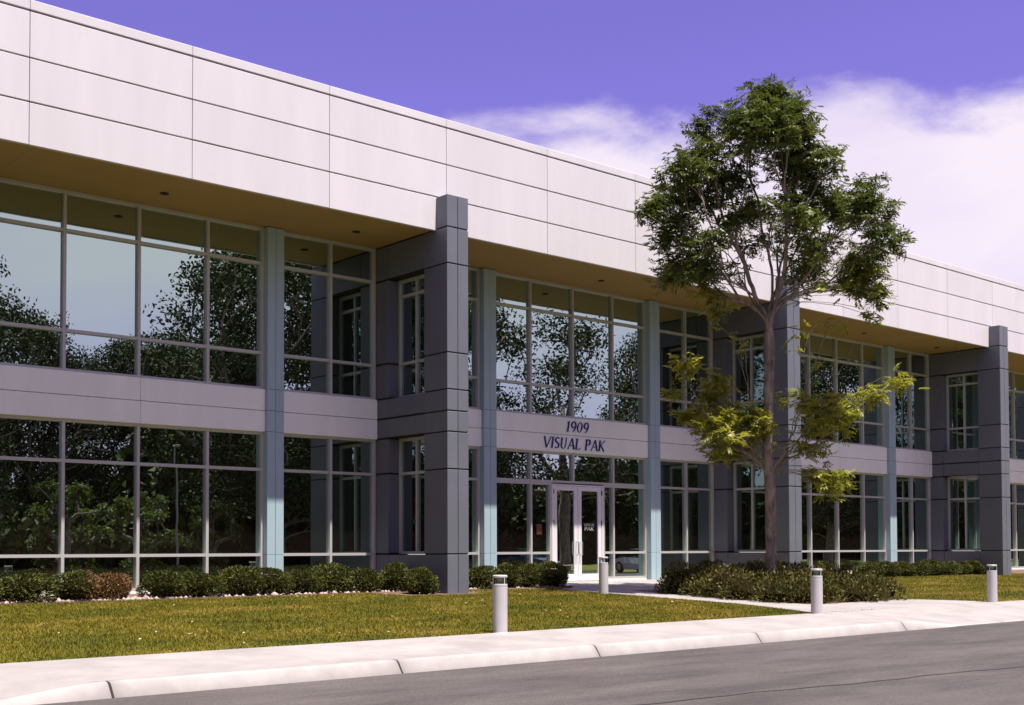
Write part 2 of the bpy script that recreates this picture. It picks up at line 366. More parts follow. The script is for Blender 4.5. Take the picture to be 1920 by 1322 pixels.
# lawn sheet
V = [(x, y, gz(y)) for x in (-90, 120) for y in (13.2, 23.34)]
lawn = tag(link('lawn', np_mesh('lawn', V, [(0, 2, 3, 1)], MT['lawn'])), kind='structure')
def sheet(name, poly, m, lift, thick=0.05):  # a sloping slab that follows the site
    b = bmesh.new(); vs = [b.verts.new((x, y, gz(y) + lift)) for x, y in poly]; f = b.faces.new(vs)
    if f.normal.z < 0: f.normal_flip()
    b.faces.ensure_lookup_table()
    r = bmesh.ops.extrude_face_region(b, geom=[f]); low_ = [v for v in r['geom'] if isinstance(v, bmesh.types.BMVert)]
    for v in low_: v.co.z -= thick
    bmesh.ops.recalc_face_normals(b, faces=b.faces[:]); bmesh.ops.triangulate(b, faces=b.faces[:])
    me_ = bpy.data.meshes.new(name); b.to_mesh(me_); b.free(); me_.materials.append(m)
    return tag(link(name, me_), kind='structure')
PATH = [(18.85, 13.222), (19.2, 14.3), (19.5, 15.5), (19.5, 20.75), (20.15, 21.0), (20.75, 21.5), (20.8, 23.2), (25.9, 23.2), (25.9, 19.9), (20.75, 19.6),
        (20.7, 14.75), (20.95, 14.6), (24.0, 14.72), (24.5, 14.5), (25.0, 13.9), (25.35, 13.222)]
sheet('path', PATH, MT['concrete'], 0.014)
BEDS = [[(-30, 21.55), (14.7, 21.46), (15.0, 20.45), (16.1, 20.3), (16.95, 20.35), (17.1, 21.36), (17.9, 21.35), (18.6, 21.2), (20.1, 21.15), (20.7, 21.6), (20.74, 23.3), (-30, 23.3)], [(25.95, 21.3), (60, 21.3), (60, 23.3), (25.95, 23.3)]]
for b in BEDS: sheet('planting_bed', b, MT['mulch'], 0.006, 0.04)
BED3 = [(20.76, 14.78), (20.98, 14.64), (24.0, 14.76), (24.6, 15.4), (25.6, 19.85), (20.78, 19.56)]
sheet('planting_bed', BED3, MT['mulch'], 0.006, 0.04)
def inside(poly, x, y):
    r = np.zeros(x.shape, bool); n = len(poly)
    for i in range(n):
        (x1, y1), (x2, y2) = poly[i], poly[(i + 1) % n]
        c = ((y1 > y) != (y2 > y)) & (x < (x2 - x1) * (y - y1) / (y2 - y1 + 1e-12) + x1); r ^= c
    return r

# ------------------------------------------------------------------ office building
FX = 16.426                                   # fin by the entrance, centre line
BAY, MOD = 12.0, 1.5
YF, YC, YS, YG, YFIN = 20.98, 23.08, 23.17, 23.32, 20.59
FINS = [FX + BAY * i for i in (-2, -1, 0, 1, 2, 3)]
X0, X1 = FINS[0] - 1.0, FINS[-1] + 1.0
OFF = (FX, YF, 0.0)
bld = thing('office_building', 'long two-storey white office block with dark glass and slate grey fins', 'building', OFF)
def part(name, me): return link(name, me, bld, (-OFF[0], -OFF[1], 0))
part('wall', MB().box(X0, X1, 23.42, 44, -0.3, 9.9).box(X0, X0 + 0.25, 23.30, 23.42, -0.3, 7.78).box(X1 - 0.25, X1, 23.30, 23.42, -0.3, 7.78).mesh('wall', MT['wall']))
part('roof', MB().box(X0 - 0.02, X1 + 0.02, 21.32, 44.02, 9.902, 9.96).box(X0, X1, 21.32, 23.418, 9.5, 9.90).mesh('roof', MT['roof']))
part('fascia_backing', MB().box(X0 + 0.01, X1 - 0.01, YF + 0.05, 21.31, 7.80, 10.2).mesh('fascia_backing', MT['dark']))
# fascia panels: three rows of 3 m panels with open joints, then the coping
ROWS = [(7.765, 8.488), (8.516, 9.248), (9.276, 10.058)]
k = math.floor((X0 - FX) / 3); x = X0
edges = [X0] + [FX + 3 * i for i in range(-8, 13) if X0 + 0.3 < FX + 3 * i < X1 - 0.3] + [X1]
for a, b in zip(edges, edges[1:]):
    for z0, z1 in ROWS: panel('fascia_panel', MT['fascia'], bld, OFF, a + 0.005, b - 0.005, YF, YF + 0.08, z0, z1, 0.005, 0.0006)
    panel('coping', MT['fascia'], bld, OFF, a + 0.003, b - 0.003, YF - 0.005, 21.42, 10.092, 10.265, 0.008)
for xe in (X0, X1): panel('end_panel', MT['fascia'], bld, OFF, xe - 0.03, xe + 0.03, YF + 0.1, 43.9, 7.80, 10.26)
# soffits, one sheet of panels per bay
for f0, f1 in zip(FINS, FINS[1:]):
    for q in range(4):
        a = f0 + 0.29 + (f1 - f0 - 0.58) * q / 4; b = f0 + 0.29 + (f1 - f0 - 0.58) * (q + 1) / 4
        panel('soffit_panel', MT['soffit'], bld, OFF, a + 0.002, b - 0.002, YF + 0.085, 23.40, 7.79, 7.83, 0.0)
        if q in (1, 2): pass
    for fx_ in (f0 + 6.05, f1 - 1.5):
        link('downlight', _cache.get('dl') or _cache.setdefault('dl', MB().lathe([(0.085, 0), (0.085, 0.012), (0.07, 0.016), (0.05, 0.018)], 20).mesh('downlight', MT['dark'])), bld,
             (fx_ - OFF[0], 22.25 - OFF[1], 7.772))
# spandrel panels (two courses) between columns
SEGS = []                                     # glazed stretches: (left, right, mullions)
for f0, f1 in zip(FINS, FINS[1:]):
    SEGS += [(f0 + 0.30, f0 + 2.80, [f0 + 1.5], f0), (f0 + 3.20, f0 + 8.80, [f0 + 4.5, f0 + 6, f0 + 7.5], f0), (f0 + 9.20, f0 + 11.70, [f0 + 10.5], f0)]
for a, b, mu, f0 in SEGS:
    cuts = [a + 0.004, b - 0.004]
    if len(mu) == 3: cuts = [a + 0.004, mu[1], b - 0.004]
    for c, d in zip(cuts, cuts[1:]):
        for z0, z1 in ((3.382, 3.826), (3.838, 4.288)):
            panel('spandrel_panel', MT['spandrel'], bld, OFF, c + (0.004 if c != cuts[0] else 0), d - (0.004 if d != cuts[-1] else 0), YS, YS + 0.2, z0, z1, 0.004)
# columns, each clad in two strips
CZ = [0.0, 0.76, 3.38, 3.83, 4.29, 7.775]
for f0, f1 in zip(FINS, FINS[1:]):
    for cx in (f0 + 3, f0 + 9):
        col = link('column', MB().box(-0.188, 0.188, 0.012, 0.30, -0.2, 7.78).mesh('column', MT['dark']), bld, (cx - OFF[0], YC - OFF[1], 0))
        for z0, z1 in zip(CZ, CZ[1:]):
            for s in (-1, 1):
                x0_, x1_ = (-0.2, -0.004) if s < 0 else (0.004, 0.2)
                kk = ('colp', s, z1)
                if kk not in _cache: _cache[kk] = MB().box(x0_, x1_, 0, 0.302, z0 + 0.004, z1 - 0.004).mesh('cladding_panel', MT['column'], 0.003)
                link('cladding_panel', _cache[kk], col)
# fins: thin walls standing out from the glass, pierced by a window on each floor
FZ = [0.0, 0.76, 2.58, 3.38, 3.83, 4.29, 5.08, 7.0, 7.785, 8.48]
OY0, OY1 = 21.42, 22.76
def fin_pieces(full):
    P = []
    g = 0.014
    for i, (z0, z1) in enumerate(zip(FZ, FZ[1:])):
        a, b = z0 + g, z1 - g
        if i == 0: a = -0.35
        if i == len(FZ) - 2: b = z1
        ye = OY0 - 0.005 if i < 8 else YF - 0.006
        P.append((-0.29, -0.006, YFIN, ye, a, b)); P.append((0.006, 0.29, YFIN, ye, a, b))
        if i < 8:
            P.append((-0.29, 0.29, OY1 + 0.005, 23.33, a + 0.008, b - 0.008))
            if i in (0, 3, 4, 7): P.append((-0.29, 0.29, OY0 + 0.005, OY1 - 0.005, a + 0.008, b - 0.008))
    return P
FP = [(p, MB().box(*[v - (o if j in (2, 3) else 0) for j, (v, o) in enumerate(zip(p, (0, 0, YFIN, YFIN, 0, 0)))]).mesh('cladding_panel', MT['fin'], 0.007)) for p in fin_pieces(True)]
core = MB().box(-0.27, 0.27, 0.02, OY0 - YFIN - 0.02, -0.3, 7.77).box(-0.27, 0.27, 0.02, YF - YFIN - 0.02, 7.77, 8.46).box(-0.27, 0.27, OY1 - YFIN + 0.02, 23.3 - YFIN, -0.3, 7.77)
for z0, z1 in ((-0.3, 0.74), (3.40, 4.27), (7.02, 7.77)): core.box(-0.27, 0.27, OY0 - YFIN - 0.02, OY1 - YFIN + 0.02, z0, z1)
core = core.mesh('fin_wall', MT['dark'])
for fx_ in FINS:
    fin = link('fin_wall', core, bld, (fx_ - OFF[0], YFIN - OFF[1], 0))
    for p, me in FP: link('cladding_panel', me, fin)
# windows: aluminium frame + one pane per opening
def window(a, b, mull, levels, base=None, skip=()):
    fw = 0.06
    fr = MB()
    xs_ = [a] + mull + [b]
    z0, z1 = levels[0], levels[-1]
    vx = [(a, a + fw)] + [(m - fw / 2, m + fw / 2) for m in mull] + [(b - fw, b)]
    for v0, v1 in vx: fr.box(v0, v1, YG - 0.075, YG + 0.07, z0, z1)
    for (l0, l1), (r0, r1) in zip(vx, vx[1:]):
        for i, zz in enumerate(levels):
            h0, h1 = (zz, zz + fw) if i == 0 else ((zz - fw, zz) if i == len(levels) - 1 else (zz - fw / 2, zz + fw / 2))
            fr.box(l1, r0, YG - 0.072, YG + 0.068, h0, h1)
    bx = fr.mesh('window', MT['alu'])
    wdw = link('window', bx, bld, (-OFF[0], -OFF[1], 0))
    for (l0, l1), (r0, r1) in zip(vx, vx[1:]):
        for zz0, zz1 in zip(levels, levels[1:]):
            if (round(l1, 1), round(zz0, 1)) in skip: continue
            x_0, x_1 = l1 - 0.01, r0 + 0.01; z_0 = zz0 + (0.05 if zz0 == z0 else 0.02); z_1 = zz1 - (0.05 if zz1 == z1 else 0.02)
            kk = ('pane', round(x_1 - x_0, 3), round(z_1 - z_0, 3))
            if kk not in _cache: _cache[kk] = MB().box(-(x_1 - x_0) / 2, (x_1 - x_0) / 2, 0, 0.024, -(z_1 - z_0) / 2, (z_1 - z_0) / 2).mesh('pane', MT['glass'])
            o = link('pane', _cache[kk], wdw, ((x_0 + x_1) / 2, YG, (z_0 + z_1) / 2))
            o.rotation_euler = (random.gauss(0, 0.0013), 0, random.gauss(0, 0.0013))
    return wdw
DX0, DX1 = FX + 5.20, FX + 7.09               # double door in the bay right of the first fin
for a, b, mu, f0 in SEGS:
    window(a, b, mu, [4.285, 5.08, 7.01, 7.785])
    if abs(f0 - FX) < 0.1 and len(mu) == 3:
        window(a, b, mu, [2.58, 3.385])
        window(a, DX0, [FX + 4.5], [0.05, 0.76, 2.58]); window(DX1, b, [FX + 7.5], [0.05, 0.76, 2.58])
    else:
        window(a, b, mu, [0.05, 0.76, 2.58, 3.385])
# the double door
mid = (DX0 + DX1) / 2
part('door_frame', MB().box(DX0 + 0.002, DX0 + 0.06, YG - 0.09, YG + 0.05, 0.02, 2.515).box(DX1 - 0.06, DX1 - 0.002, YG - 0.09, YG + 0.05, 0.02, 2.515)
     .box(DX0 + 0.002, DX1 - 0.002, YG - 0.088, YG + 0.048, 2.517, 2.548).mesh('door_frame', MT['door'], 0.004))
for s in (-1, 1):
    x0_, x1_ = (DX0 + 0.065, mid - 0.006) if s < 0 else (mid + 0.006, DX1 - 0.065)
    st = 0.13
    d = part('door', MB().box(x0_, x0_ + st, YG - 0.075, YG - 0.02, 0.03, 2.51).box(x1_ - st, x1_, YG - 0.075, YG - 0.02, 0.03, 2.51)
             .box(x0_ + st, x1_ - st, YG - 0.074, YG - 0.021, 0.03, 0.20).box(x0_ + st, x1_ - st, YG - 0.074, YG - 0.021, 2.39, 2.51).mesh('door', MT['door'], 0.004))
    link('pane', MB().box(x0_ + st, x1_ - st, YG - 0.05, YG - 0.03, 0.20, 2.39).mesh('pane', MT['glass']), d)
    hx = (x1_ - st / 2) if s < 0 else (x0_ + st / 2)
    hx2 = hx + 0.075 * s * 0 
    link('handle', MB().tube([(hx, YG - 0.075, 0.70), (hx, YG - 0.15, 0.70), (hx, YG - 0.165, 0.73), (hx, YG - 0.165, 1.02), (hx, YG - 0.15, 1.05), (hx, YG - 0.075, 1.05)], 0.014).mesh('handle', MT['steel'], smooth=True), d)
    hxx = x0_ if s < 0 else x1_
    for hz in (0.3, 1.55, 2.35):
        link('hinge', MB().lathe([(0.016, hz - 0.06), (0.016, hz + 0.06)], 10, hxx, YG - 0.085).mesh('hinge', MT['dark']), d)
    if s < 0: link('push_bar', MB().box(x0_ + st, x1_ - st, YG - 0.062, YG - 0.052, 0.42, 0.45).mesh('push_bar', MT['steel']), d)
    else: RD = (d, x0_ + st, x1_ - st)
part('threshold', MB().box(DX0, DX1, 23.18, 23.40, -0.02, 0.028).mesh('threshold', MT['steel']))
part('plinth', MB().box(X0, DX0 - 0.002, 23.24, 23.41, -0.3, 0.049).box(DX1 + 0.002, X1, 23.24, 23.41, -0.3, 0.049).mesh('plinth', MT['spandrel']))
part('notice', MB().box(FX + 4.74, FX + 4.92, YG - 0.006, YG - 0.002, 1.24, 1.50).mesh('notice', MT['notice']))
# fin windows
for fx_ in FINS[1:-1] + [FINS[0], FINS[-1]]:
    for z0, tr_, z1 in ((0.76, 2.58, 3.38), (4.29, 5.08, 7.0)):
        y0, y1 = OY0, OY1
        fr = MB(); zs_ = [z0, tr_, z1] if z0 < 1 else [z0, tr_, 6.62, z1]
        vy = [(y0, y0 + 0.06), ((y0 + y1) / 2 - 0.03, (y0 + y1) / 2 + 0.03), (y1 - 0.06, y1)]
        for a, b in vy: fr.box(0.0, 0.12, a, b, z0, z1)
        for (l0, l1), (r0, r1) in zip(vy, vy[1:]):
            for i, zz in enumerate(zs_):
                h0, h1 = (zz, zz + 0.06) if i == 0 else ((zz - 0.07, zz) if i == len(zs_) - 1 else (zz - 0.03, zz + 0.03))
                fr.box(0.002, 0.118, l1, r0, h0, h1)
        wdw = link('window', fr.mesh('window', MT['alu']), bld, (fx_ - OFF[0], -OFF[1], 0))
        for (l0, l1), (r0, r1) in zip(vy, vy[1:]):
            for a, b in zip(zs_, zs_[1:]):
                link('pane', MB().box(0.05, 0.07, l1 - 0.01, r0 + 0.01, a + 0.02, b - 0.02).mesh('pane', MT['fin_glass']), wdw)

# ---- lettering: flared roman capitals drawn as strokes
def arc(cx, cy, rx, ry, a0, a1, n=12): return [(cx + rx * math.cos(R(a0 + (a1 - a0) * i / n)), cy + ry * math.sin(R(a0 + (a1 - a0) * i / n))) for i in range(n + 1)]
TH, TN = 0.135, 0.06
GL = {   # strokes: (points, start width, end width) in units of cap height
    'V': (0.82, [([(0.06, 1), (0.40, 0)], TH, TH * .8), ([(0.76, 1), (0.40, 0)], TN, TN), ([(-0.02, .985), (0.18, .985)], .03, .03), ([(0.66, .985), (0.84, .985)], .03, .03)]),
    'I': (0.34, [([(0.15, 1), (0.15, 0)], TH, TH), ([(0.03, .985), (0.27, .985)], .03, .03), ([(0.03, .015), (0.27, .015)], .03, .03)]),
    'S': (0.62, [(arc(0.29, 0.74, 0.21, 0.24, 35, 200, 10) + [(0.20, 0.58), (0.40, 0.45)] + arc(0.29, 0.27, 0.22, 0.25, 30, -145, 10), TN, TN, TH)]),
    'U': (0.80, [([(0.13, 1), (0.13, 0.34)] + arc(0.37, 0.30, 0.24, 0.28, 180, 270, 8), TH, TN), (arc(0.37, 0.30, 0.24, 0.28, 270, 360, 8) + [(0.61, 1)], TN, TN), ([(0.02, .985), (0.25, .985)], .03, .03), ([(0.52, .985), (0.70, .985)], .03, .03)]),
    'A': (0.84, [([(0.08, 0), (0.42, 1)], TN, TN), ([(0.42, 1), (0.76, 0)], TH * .8, TH), ([(0.20, 0.34), (0.62, 0.34)], .05, .05), ([(0.0, .015), (0.18, .015)], .03, .03), ([(0.64, .015), (0.86, .015)], .03, .03)]),
    'L': (0.62, [([(0.13, 1), (0.13, 0)], TH, TH), ([(0.10, .03), (0.54, .03)], .06, .05), ([(0.53, .02), (0.57, .16)], .05, .03), ([(0.02, .985), (0.25, .985)], .03, .03)]),
    'P': (0.66, [([(0.13, 1), (0.13, 0)], TH, TH), ([(0.13, .97), (0.32, .97)] + arc(0.32, 0.725, 0.23, 0.245, 90, -90, 12) + [(0.13, .48)], TN, TN, TH), ([(0.03, .015), (0.25, .015)], .03, .03), ([(0.02, .985), (0.15, .985)], .03, .03)]),
    'K': (0.78, [([(0.13, 1), (0.13, 0)], TH, TH), ([(0.66, 1), (0.17, 0.47)], TN, TN), ([(0.24, 0.56), (0.70, 0)], TH * .8, TH), ([(0.03, .015), (0.24, .015)], .03, .03), ([(0.02, .985), (0.24, .985)], .03, .03), ([(0.58, .985), (0.74, .985)], .03, .03)]),
    '1': (0.46, [([(0.24, 1), (0.24, 0)], TH, TH), ([(0.08, .84), (0.24, .98)], .04, .06), ([(0.08, .015), (0.40, .015)], .035, .035)]),
    '9': (0.66, [(arc(0.31, 0.69, 0.225, 0.28, 330, -30, 22), TN, TN, TH), (arc(0.20, 0.62, 0.335, 0.62, 12, -75, 12), TH, TN)]),
    '0': (0.66, [(arc(0.31, 0.5, 0.235, 0.475, 0, 360, 30), TH, TH, TN)]),
}
def glyph(ch, h, x, zb, y0, y1, slant):
    b = MB(); kk = 0
    for st in GL[ch][1]:
        pts, w0, w1 = st[0], st[1], st[2]; wm = st[3] if len(st) > 3 else None
        n = len(pts); P = [Vector(p) for p in pts]
        L_, R_ = [], []
        for i, p in enumerate(P):
            d = (P[min(i + 1, n - 1)] - P[max(i - 1, 0)])
            if d.length < 1e-6: d = Vector((0, 1))
            d.normalize(); t = i / (n - 1)
            wd = w0 + (w1 - w0) * t
            if wm is not None:
                wd = w0 + (wm - w0) * abs(math.sin(math.pi * t)) if ch != '0' else w0 + (wm - w0) * abs(math.sin(2 * math.pi * t))
            nn = Vector((-d.y, d.x)) * wd / 2
            L_.append(p + nn); R_.append(p - nn)
        for i in range(n - 1):
            q = [L_[i], L_[i + 1], R_[i + 1], R_[i]]
            b.prism([(x + (v.x + slant * v.y) * h, zb + v.y * h) for v in q], y0 - 0.0004 * kk, y1)
        kk += 1
    return b
sign = link('sign_lettering', None, bld, (-OFF[0], -OFF[1], 0)); sign.empty_display_size = 0.2
def text(s, x0_, x1_, zb, h, slant, m, parent, y0, y1, track=0.03):
    wd = sum((GL[c][0] if c != ' ' else 0.42) + track for c in s) * h
    sc = (x1_ - x0_) / wd; x = x0_
    for c in s:
        if c != ' ':
            b = glyph(c, 1.0, 0, 0, y0, y1, slant)
            me = b.mesh('letter', m)
            for v in me.vertices: v.co.x = x + v.co.x * h * sc; v.co.z = zb + v.co.z * h
            link('letter', me, parent)
        x += ((GL[c][0] if c != ' ' else 0.42) + track) * h * sc
text('1909', 22.05, 22.90, 3.925, 0.27, 0.16, MT['navy'], sign, YS - 0.022, YS - 0.001)
text('VISUAL PAK', 21.24, 23.50, 3.47, 0.285, 0.16, MT['navy'], sign, YS - 0.022, YS - 0.001)
dec = link('door_decal', None, bld, (-OFF[0], -OFF[1], 0)); dec.empty_display_size = 0.1
text('VISUAL', RD[1] + 0.10, RD[2] - 0.10, 1.46, 0.075, 0.1, MT['decal'], dec, YG - 0.053, YG - 0.0505)
text('PAK', RD[1] + 0.12, RD[2] - 0.14, 1.35, 0.09, 0.1, MT['decal'], dec, YG - 0.053, YG - 0.0505)

# ------------------------------------------------------------------ bollard lights
def bollard_parts(root):
    link('post', MB().lathe([(0.112, -0.06), (0.112, 0.008), (0.105, 0.012), (0.105, 0.655), (0.100, 0.658), (0.100, 0.663), (0.105, 0.666), (0.105, 0.690), (0.100, 0.694)], 36).mesh('post', MT['bollard'], smooth=True), root)
    link('lens', MB().lathe([(0.094, 0.695), (0.094, 0.785)], 32).mesh('lens', MT['clear'], smooth=True), root)
    cap = link('cap', MB().lathe([(0.100, 0.786), (0.105, 0.790), (0.105, 0.812), (0.098, 0.820)], 36).mesh('cap', MT['bollard'], smooth=True), root)
    link('reflector', MB().lathe([(0.018, 0.712), (0.03, 0.74), (0.062, 0.784)], 20).mesh('reflector', MT['bollard'], smooth=True), cap)
    for i in range(3):
        a = 0.5 + i * 2 * math.pi / 3
        link('rib', MB().box(0.096 * math.cos(a) - 0.006, 0.096 * math.cos(a) + 0.006, 0.096 * math.sin(a) - 0.006, 0.096 * math.sin(a) + 0.006, 0.69, 0.79).mesh('rib', MT['bollard']), root)
def copy_tree(o, parent=None):
    c = o.copy(); C.objects.link(c)
    if parent: c.parent = parent
    for ch in o.children: copy_tree(ch, c)
    return c
BOL = [((11.34, 13.27), 'white bollard light at the lawn edge before the slate fin, nearest one'), ((18.72, 13.12), 'white bollard light at the lawn corner in front of the dark shrub mass'),
       ((25.27, 13.22), 'white bollard light at the corner of the right-hand lawn'), ((19.36, 19.14), 'shaded grey-white bollard light beside the path before the glass doors')]
b0 = None
for (x, y), lab in BOL:
    if b0 is None:
        b0 = thing('bollard_light', lab, 'bollard', (x, y, gz(y)), 0, 'bollard lights along the path'); bollard_parts(b0); bpy.context.view_layer.update()
    else:
        c = copy_tree(b0); c.location = (x, y, gz(y)); c['label'] = lab; c.rotation_euler = (0, 0, random.random() * 6)

# ------------------------------------------------------------------ foliage tools
def unit(a): return a / (np.linalg.norm(a, axis=-1, keepdims=True) + 1e-9)
def leaf_quads(P, D, Nrm, L, W, fold=0.25):  # rhombus leaves: base, side, tip, side
    U = unit(np.cross(D, Nrm)); Nn = unit(np.cross(U, D))
    L = np.asarray(L)[:, None]; W = np.asarray(W)[:, None]
    mid_ = P + D * L * 0.45
    V = np.stack([P, mid_ + U * W * 0.5 + Nn * W * fold, P + D * L, mid_ - U * W * 0.5 + Nn * W * fold], 1).reshape(-1, 3)
    n = len(P); F = np.arange(4 * n).reshape(n, 4)
    return V, F
def grow(base, trunk, targets, bf=0.45, step=0.22, bow=0.35, up=0.5, zmin=None, late=None):
    """branches found one tip at a time: each joins the skeleton where the new wood plus the way down is shortest"""
    pts = [np.array(p, float) for p in trunk]; par = [-1] + list(range(len(pts) - 1))
    pl = [0.0]
    for i in range(1, len(pts)): pl.append(pl[-1] + np.linalg.norm(pts[i] - pts[i - 1]))
    P = np.zeros((60000, 3)); P[:len(pts)] = pts; PL = np.zeros(60000); PL[:len(pl)] = pl; n = len(pts)
    tips = []
    order = np.argsort([np.linalg.norm(t - pts[len(pts) // 2]) + (100 if late is not None and late[i] else 0) for i, t in enumerate(targets)])
    for ti in order:
        t = targets[ti]; d = t - P[:n]; dist = np.linalg.norm(d, axis=1)
        cost = dist + bf * PL[:n] + np.where(d[:, 2] < 0.15 * dist, 14.0 * (0.15 * dist - d[:, 2]), 0)
        if zmin is not None: cost = cost + np.where(P[:n, 2] < zmin[ti], 50, 0)
        j = int(np.argmin(cost)); L = dist[j]
        if L < 0.03: tips.append(j); continue
        dirp = unit(P[j] - P[par[j]]) if par[j] >= 0 else np.array([0, 0, 1.0])
        ctrl = P[j] + (dirp * 0.6 + np.array([0, 0, up]) * 0.5) * L * bow
        m = max(1, int(round(L / step))); prev = j
        for q in range(1, m + 1):
            s = q / m; p = (1 - s) ** 2 * P[j] + 2 * s * (1 - s) * ctrl + s * s * t
            if q < m: p = p + rng.normal(0, 0.012 * min(1, L), 3)
            P[n] = p; par.append(prev); PL[n] = PL[prev] + np.linalg.norm(p - P[prev]); prev = n; n += 1
        tips.append(prev)
    return P[:n].copy(), np.array(par), tips, order
def wood(name, P, par, m, r_tip, r_base, expo=2.3, sides=6):
    n = len(P); A = np.zeros(n); kids = [[] for _ in range(n)]
    for i in range(n):
        if par[i] >= 0: kids[par[i]].append(i)
    for i in range(n - 1, -1, -1):
        if not kids[i]: A[i] = 1.0
        if par[i] >= 0: A[par[i]] += A[i]
    # nodes were appended after their parents, so the reverse sweep above sums every branch
    rad = r_tip * A ** (1 / expo); k_ = r_base / rad[0]
    rad = np.where(rad * k_ > r_tip, rad * (1 + (k_ - 1) * np.clip((rad / rad[0]) ** 0.5, 0, 1)), r_tip)
    V = []; F = []
    ang = np.arange(sides) * 2 * math.pi / sides; ca, sa = np.cos(ang)[:, None], np.sin(ang)[:, None]
    def ring(p, d, r):
        u = np.cross(d, (0.23, 0.95, 0.11)); u /= np.linalg.norm(u) + 1e-9; v = np.cross(d, u)
        V.append(p + (ca * u + sa * v) * r); return (len(V) - 1) * sides
    rid = {}
    def nd(i):
        a = P[i] - P[par[i]] if par[i] >= 0 else np.array([0, 0, 1.0])
        if kids[i]:
            b = max(kids[i], key=lambda c: A[c]); a = unit(a) + unit(P[b] - P[i])
        return unit(a)
    for i in range(n): rid[i] = ring(P[i], nd(i), rad[i])
    for i in range(n):
        if not kids[i]: continue
        b = max(kids[i], key=lambda c: A[c])
        for c in kids[i]:
            r0 = rid[i] if c == b else ring(P[i], unit(P[c] - P[i]), min(rad[i] * 0.9, rad[c] * 1.25))
            r1 = rid[c]
            for s in range(sides):
                s2 = (s + 1) % sides; F.append((r0 + s, r0 + s2, r1 + s2, r1 + s))
    return np_mesh(name, np.concatenate(V), np.array(F), m, True), rad

# ------------------------------------------------------------------ the young ash tree by the entrance
TB = np.array([22.09, 16.65, gz(16.65)])
SC = 2304.5 / (TB[0] * 0.65687 + TB[1] * 0.75339)      # photo pixels per metre at the trunk
RH = np.array([0.7538, -0.6571, 0]); FH = np.array([0.6571, 0.7538, 0])
HZ = 1033.0
def at_tree(px, py, dep): return np.array([TB[0], TB[1], 0]) + RH * (px - 1447) / SC + FH * dep + np.array([0, 0, EYE + (HZ - py) / SC])
UP = [(1435, 185, 55, 11), (1455, 160, 34, 6), (1400, 225, 58, 12), (1482, 232, 60, 12), (1440, 270, 72, 16), (1395, 290, 50, 8), (1490, 300, 60, 11),
      (1325, 222, 24, 4), (1343, 195, 9, 1), (1318, 285, 46, 8), (1280, 325, 46, 8), (1340, 330, 58, 11), (1238, 368, 30, 5), (1225, 378, 20, 3), (1300, 390, 52, 9), (1258, 425, 34, 5), (1265, 340, 30, 4),
      (1545, 290, 48, 10), (1572, 338, 55, 11), (1520, 362, 62, 11), (1612, 372, 40, 7), (1600, 415, 46, 8), (1640, 440, 34, 5), (1675, 440, 22, 3), (1560, 425, 40, 6),
      (1545, 480, 42, 6), (1622, 478, 40, 6), (1660, 462, 24, 3), (1600, 530, 42, 7), (1648, 548, 26, 4), (1555, 545, 32, 3), (1632, 582, 12, 1),
      (1440, 345, 64, 9), (1490, 410, 52, 5), (1390, 395, 50, 5), (1440, 415, 50, 4), (1505, 470, 40, 3), (1420, 480, 30, 1),
      (1270, 478, 34, 6), (1305, 495, 40, 7), (1258, 508, 24, 3), (1338, 532, 30, 3), (1322, 462, 40, 6), (1355, 455, 34, 3), (1380, 545, 26, 2)]
LO = [(1283, 700, 22, 4), (1280, 735, 16, 2), (1345, 735, 36, 7), (1358, 712, 18, 3), (1305, 768, 36, 6), (1335, 790, 40, 8), (1385, 785, 42, 8), (1350, 820, 40, 7), (1420, 805, 34, 6), (1398, 845, 36, 7), (1345, 850, 28, 4), (1440, 815, 22, 3),
      (1512, 752, 34, 6), (1552, 775, 40, 8), (1595, 765, 40, 7), (1632, 742, 34, 6), (1664, 724, 22, 3), (1515, 800, 32, 5), (1580, 800, 28, 4), (1500, 845, 24, 3), (1535, 840, 22, 2),
      (1548, 905, 26, 4), (1585, 912, 22, 3), (1520, 895, 16, 2), (1565, 930, 12, 1)]
targets = []; zmin = []; young = []
def crown_r(py):
    return np.interp(py, [140, 200, 300, 350, 440, 500, 560, 600], [0.2, 0.9, 2.1, 2.6, 2.9, 2.6, 2.1, 1.2])
for (px, py, rp, cnt) in UP:
    u = (px - 1447) / SC; rr = crown_r(py); dm = math.sqrt(max(0.15, rr * rr - u * u)) * 0.85
    for sub in range(2 if cnt > 5 else 1):
        dep = rng.uniform(-dm, dm)
        for q in range(int(cnt * (1.2 if cnt > 5 else 1.7)) + 1):
            o = rng.normal(0, 0.5, 3); o /= max(1, np.linalg.norm(o)); o *= rp * 0.82
            targets.append(at_tree(px + o[0], py + 14 + o[1] * 0.85, dep + o[2] / SC)); zmin.append(5.5 + rng.uniform(0, 0.9) * (py < 470)); young.append(py > 480 and rng.random() < (py - 480) / 110)
for (px, py, rp, cnt) in LO:
    u = abs(px - 1447) / SC; dep = rng.uniform(-0.45, 0.45) * (0.4 + u)
    for q in range(int(cnt * 1.25) + 1):
        o = rng.normal(0, 0.5, 3); o /= max(1, np.linalg.norm(o)); o *= rp
        targets.append(at_tree(px + o[0], py + o[1] * 0.7, dep + o[2] / SC)); zmin.append(1.9); young.append(True)
for px, py, cnt in [(1400, 640, 2), (1500, 655, 2), (1560, 640, 2), (1535, 690, 2), (1590, 612, 2), (1618, 590, 1), (1380, 655, 1), (1545, 600, 2), (1510, 620, 2), (1350, 600, 2)]:
    for q in range(cnt): targets.append(at_tree(px + rng.normal(0, 14), py + rng.normal(0, 14), rng.uniform(-.4, .4))); zmin.append(3.6); young.append(2)
targets = np.array(targets)
